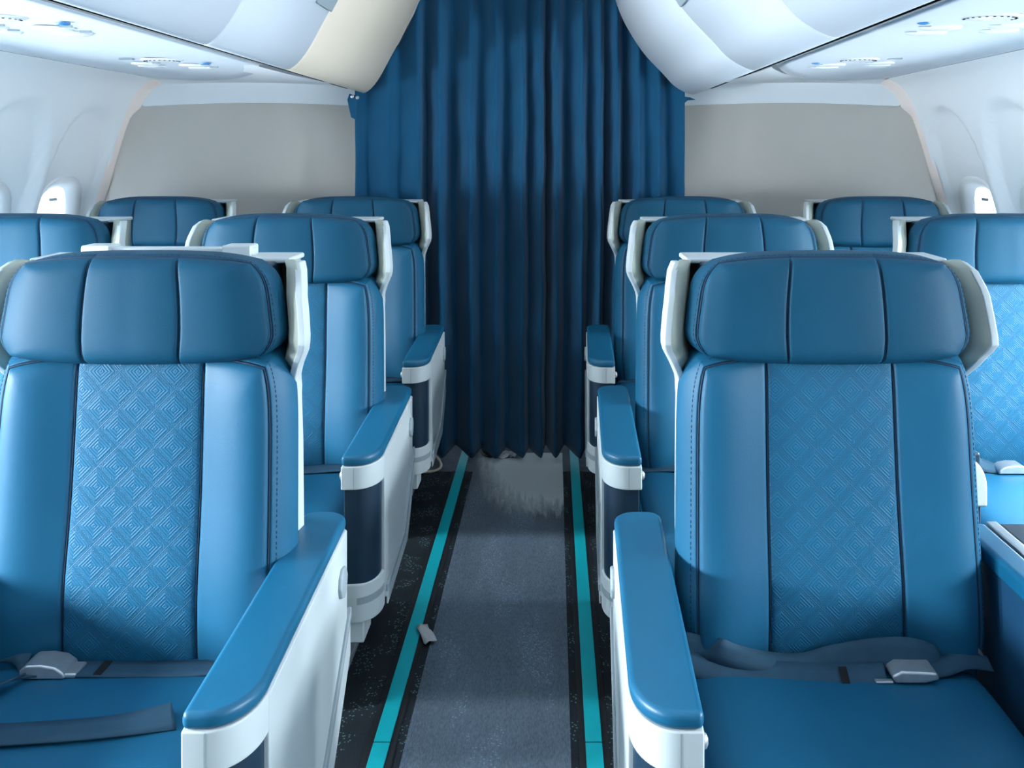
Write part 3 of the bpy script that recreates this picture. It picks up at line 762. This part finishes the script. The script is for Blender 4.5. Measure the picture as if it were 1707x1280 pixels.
        bl = mesh('seat_belt', *ribbon([(-0.275, .41, zc + .006, 0, .012, .016), (-0.235, .40, zc + .004, 0, .018, .012), (-0.17, .392, zc + .002, 0, .022, .008), (-0.08, .378, zc + .003, 0, .020, .010), (0.0, .370, zc + .004, 0, .018, .012), (0.062, .372, zc + .006, 0, .014, .013)]), 'strap', root, solid=0.003)
        mesh('loose_strap', *ribbon([(-0.275, .425, zc + .026, 0.010, .006, .022), (-0.235, .418, zc + .028, .016, .0, .018), (-0.215, .405, zc + .030, .010, -.002, .020), (-0.185, .402, zc + .022, 0.002, .006, .018), (-0.13, .402, zc + .012, 0, .014, .010), (-0.07, .404, zc + .010, 0, .014, .008),
                                       (-0.02, .402, zc + .017, 0, .010, .018), (0.05, .396, zc + .026, 0, .010, .024), (0.11, .396, zc + .027, 0, .010, .025), (0.150, .400, zc + .018, .004, .012, .020), (0.170, .402, zc + .008, .004, .016, .008)]), 'strap', bl, solid=0.003)
        mesh('strap_end', *ribbon([(0.13, .385, zc + .008, 0, .016, .008), (0.17, .392, zc + .010, 0, .018, .006), (0.21, .402, zc + .016, 0, .016, .008), (0.255, .41, zc + .004, 0, .014, .006)]), 'strap', bl, solid=0.003)
        V, F = prism([(-0.030, 0.0), (-0.036, 0.012), (-0.020, 0.020), (0.012, 0.019), (0.040, 0.017), (0.044, 0.006), (0.02, 0.0)], 'y', -0.022, 0.024)
        b = mesh('buckle', [(x + 0.102, y + .375, z + zc + .002) for x, y, z in V], F, 'metal', bl, bevel=0.004)
        mesh('tongue', *box(0.04, 0.070, .356, .366, zc, zc + .004), 'metal', bl, bevel=0.0015)
        mesh('stitching', *ribbon([(-0.016, .3668, zc + .0062, 0, .014, .0095), (-0.002, .3668, zc + .0062, 0, .014, .0095)], 2), 'soil', bl, smooth=False)
        mesh('belt_anchor', *tube([(0.215, .43, zc + .03), (0.235, .425, zc + .028), (0.25, .42, zc + .005)], 0.004, 6), 'metal', bl)
    else:
        bl = mesh('seat_belt', *ribbon([(-0.262, .425, zc - .01, 0, .022, .0), (-0.18, .400, zc + .005, 0, .024, .002), (-0.08, .385, zc + .004, 0, .024, .002), (0.0, .380, zc + .004, 0, .024, 0)]), 'strap', root, solid=0.003)
        mesh('loose_strap', *ribbon([(0.262, .42, zc - .005, 0, .022, .0), (0.20, .40, zc + .022, .006, .016, .018), (0.14, .395, zc + .030, 0.0, .008, .022), (0.08, .388, zc + .014, 0, .02, .012), (0.03, .38, zc + .008, 0, .024, 0)]), 'strap', bl, solid=0.003)
        V, F = prism([(-0.033, 0.0), (-0.037, 0.014), (-0.026, 0.023), (0.0, 0.024), (0.024, 0.020), (0.039, 0.010), (0.041, 0.0)], 'y', -0.024, 0.026)
        mesh('buckle', [(x + 0.02, y + .378, z + zc + .002) for x, y, z in V], F, 'metal', bl, bevel=0.004)
    if special == 'left':
        br = mesh('seatback_bar', *box(-0.165, 0.165, 0.60, 0.63, 1.140, 1.172), 'white', root, bevel=0.004)
        for s in (-1, 1): mesh('bar_end', *box(s * 0.135 - 0.028, s * 0.135 + 0.028, 0.59, 0.64, 1.142, 1.177), 'white', br, bevel=0.004)
    return root
def copy_tree(o, parent=None):
    c = o.copy(); COL.objects.link(c)
    if parent is not None: c.parent = parent
    for ch in list(o.children): copy_tree(ch, c)
    return c
YR = [1.19, 2.185, 3.18]
G = 'blue airline seats'
MX = 1
right0 = make_seat(0.303, 0.396, 'blue leather front row aisle seat, right of the aisle, its belt twisted', G, 'right'); right0.location = (0.637, YR[0], 0)
rp = make_seat(0.303, 0.396, 'blue leather aisle seat in the middle row, right of the aisle', G); rp.location = (0.652, YR[1], 0)
MX = -1
left0 = make_seat(0.265, 0.354, 'blue leather front row aisle seat, left of the aisle, with a loose strap', G, 'left'); left0.location = (-0.602, YR[0], 0)
lp = make_seat(0.265, 0.354, 'blue leather aisle seat in the middle row, left of the aisle', G); lp.location = (-0.624, YR[1], 0)
MX = 1
for proto, x, r, lab in (
        (rp, 0.655, 2, 'blue leather aisle seat in the rear row by the curtain, right of the aisle'),
        (lp, -0.642, 2, 'blue leather aisle seat in the rear row by the curtain, left of the aisle'),
        (lp, 1.415, 0, 'blue leather window seat in the front row, right of the aisle'),
        (lp, 1.419, 1, 'blue leather window seat in the middle row, right of the aisle'),
        (lp, 1.426, 2, 'blue leather window seat in the rear row, right of the aisle'),
        (rp, -1.378, 0, 'blue leather window seat in the front row, left of the aisle'),
        (rp, -1.394, 1, 'blue leather window seat in the middle row, left of the aisle'),
        (rp, -1.412, 2, 'blue leather window seat in the rear row, left of the aisle')):
    c = copy_tree(proto); c.location = (x, YR[r], 0); c['label'] = lab

# ------------------------------------------------------------------ consoles between the paired seats
def make_console(label):
    root = empty('seat_console', (0, 0, 0), label, 'console', 'consoles between paired seats')
    h = 0.108
    body = mesh('body', *box(-h + 0.004, h - 0.004, 0.02, 0.60, 0.16, 0.618), 'navy_side', root, bevel=0.006)
    mesh('top_pad', *prism([(-h, 0.0), (-0.058, 0.0), (-0.058, 0.585), (-h + 0.02, 0.585), (-h, 0.565)], 'z', 0.612, 0.650), 'leather_arm', root, bevel=0.010, seg=4)
    mesh('trim_bar', *box(-0.056, -0.036, 0.0, 0.585, 0.612, 0.652), 'metal', root, bevel=0.003)
    mesh('tray_lid', *prism([(-0.034, 0.0), (h, 0.0), (h, 0.55), (h - 0.03, 0.585), (-0.034, 0.585)], 'z', 0.612, 0.648), 'navy', root, bevel=0.006)
    cap = arc(-h + 0.05, 0.59, 0.05, 180, 90, 8, ry=0.055) + arc(h - 0.05, 0.575, 0.055, 90, 0, 10, ry=0.07) + [(h + 0.005, 0.53), (-h, 0.53)]
    mesh('front_cap', *prism(cap, 'y', -0.025, 0.015), 'white', root, bevel=0.006)
    mesh('front_panel', *box(-h + 0.004, h - 0.006, -0.015, 0.02, 0.24, 0.53), 'navy', root, bevel=0.004)
    mesh('foot', *box(-h + 0.004, h - 0.004, -0.018, 0.10, 0.17, 0.245), 'white', root, bevel=0.006)
    mesh('leg', *box(-0.03, 0.03, 0.10, 0.50, 0.0, 0.165), 'grey', root, bevel=0.006)
    return root
MX = 1
cr = make_console('blue padded console between the front row seats, right of the aisle'); cr.location = (0.637 + 0.385, YR[0], 0)
MX = -1
cl = make_console('blue padded console between the front row seats, left of the aisle'); cl.location = (-0.602 - 0.385, YR[0], 0)
MX = 1
for proto, x, r, lab in ((cr, 0.652 + 0.385, 1, 'white capped console between the middle row seats, right of the aisle'),
                         (cr, 0.655 + 0.385, 2, 'white capped console between the rear row seats, right of the aisle'),
                         (cl, -0.624 - 0.385, 1, 'white capped console between the middle row seats, left of the aisle'),
                         (cl, -0.642 - 0.385, 2, 'white capped console between the rear row seats, left of the aisle')):
    c = copy_tree(proto); c.location = (x, YR[r], 0); c['label'] = lab

# ------------------------------------------------------------------ small things on the floor
P = catmull([(-0.43, 3.86, 0.03), (-0.385, 3.90, 0.010), (-0.345, 3.93, 0.010), (-0.338, 3.97, 0.014), (-0.352, 4.00, 0.03), (-0.380, 4.00, 0.055), (-0.40, 3.99, 0.075), (-0.405, 3.98, 0.055), (-0.385, 3.985, 0.045), (-0.375, 3.99, 0.066), (-0.41, 4.0, 0.075)], 8)
tag(mesh('cord', *tube(P, 0.006, 8), 'cord', keep=True), 'short cream cord curled on the floor beside a rear seat', 'cord')
V, F = [], []
for i in range(7):
    for j in range(4):
        a = i / 6 - 0.5; b = j / 3 - 0.5
        V.append((0.085 * a * 0.45 + 0.03 * b, -0.09 * a + 0.012 * b, 0.002 + 0.010 * abs(math.sin(3 * a + 2 * b)) + 0.003 * (j % 2)))
for i in range(6):
    for j in range(3): F.append((i * 4 + j, i * 4 + j + 1, i * 4 + j + 5, i * 4 + j + 4))
sc = mesh('paper_scrap', V, F, 'paper', keep=True, solid=0.001); sc.location = (-0.212, 2.585, 0.006)
tag(sc, 'small pale scrap of paper by the teal strip', 'litter')
# shoe peeking out under the curtain
sh = empty('shoe', (-0.135, 4.215, 0.001), 'dark shoe with a red lining peeking out under the curtain', 'shoe')
outl = [(0.052 * math.cos(a) * (1.0 if math.sin(a) < 0 else 0.85), 0.12 * math.sin(a)) for a in [2 * math.pi * k / 28 for k in range(28)]]
mesh('sole', *prism(outl, 'z', 0.0, 0.012), 'shoe', sh, keep=True, bevel=0.004)
V, F = [], []; n = 28
for s, z, dx in ((0.96, 0.012, 0), (1.0, 0.026, 0), (0.82, 0.042, -0.01), (0.6, 0.050, -0.02)):
    for x, y in outl: V.append((x * s + dx, y * s, z))
for k in range(3):
    for i in range(n): F.append((k * n + i, k * n + (i + 1) % n, (k + 1) * n + (i + 1) % n, (k + 1) * n + i))
mesh('upper', V, F, 'shoe', sh, keep=True)
mesh('lining', [(x * 0.62 - 0.02, y * 0.62, 0.049 + 0.004 * math.cos(9 * x)) for x, y in outl], [tuple(range(n))], 'shoe_red', sh, keep=True, solid=0.003)
V, F = [], []
for i in range(8):
    for j in range(6):
        V.append((0.10 * (i / 7 - .5) + 0.008 * random.random(), 0.07 * (j / 5 - .5) + 0.008 * random.random(), 0.003 + 0.022 * random.random()))
for i in range(7):
    for j in range(5): F.append((i * 6 + j, i * 6 + j + 1, i * 6 + j + 7, i * 6 + j + 6))
pw = mesh('plastic_wrap', V, F, 'paper', keep=True, smooth=False, solid=0.001); pw.location = (-0.058, 4.115, 0.002)
tag(pw, 'crumpled pale plastic wrap under the curtain beside the shoe', 'litter')
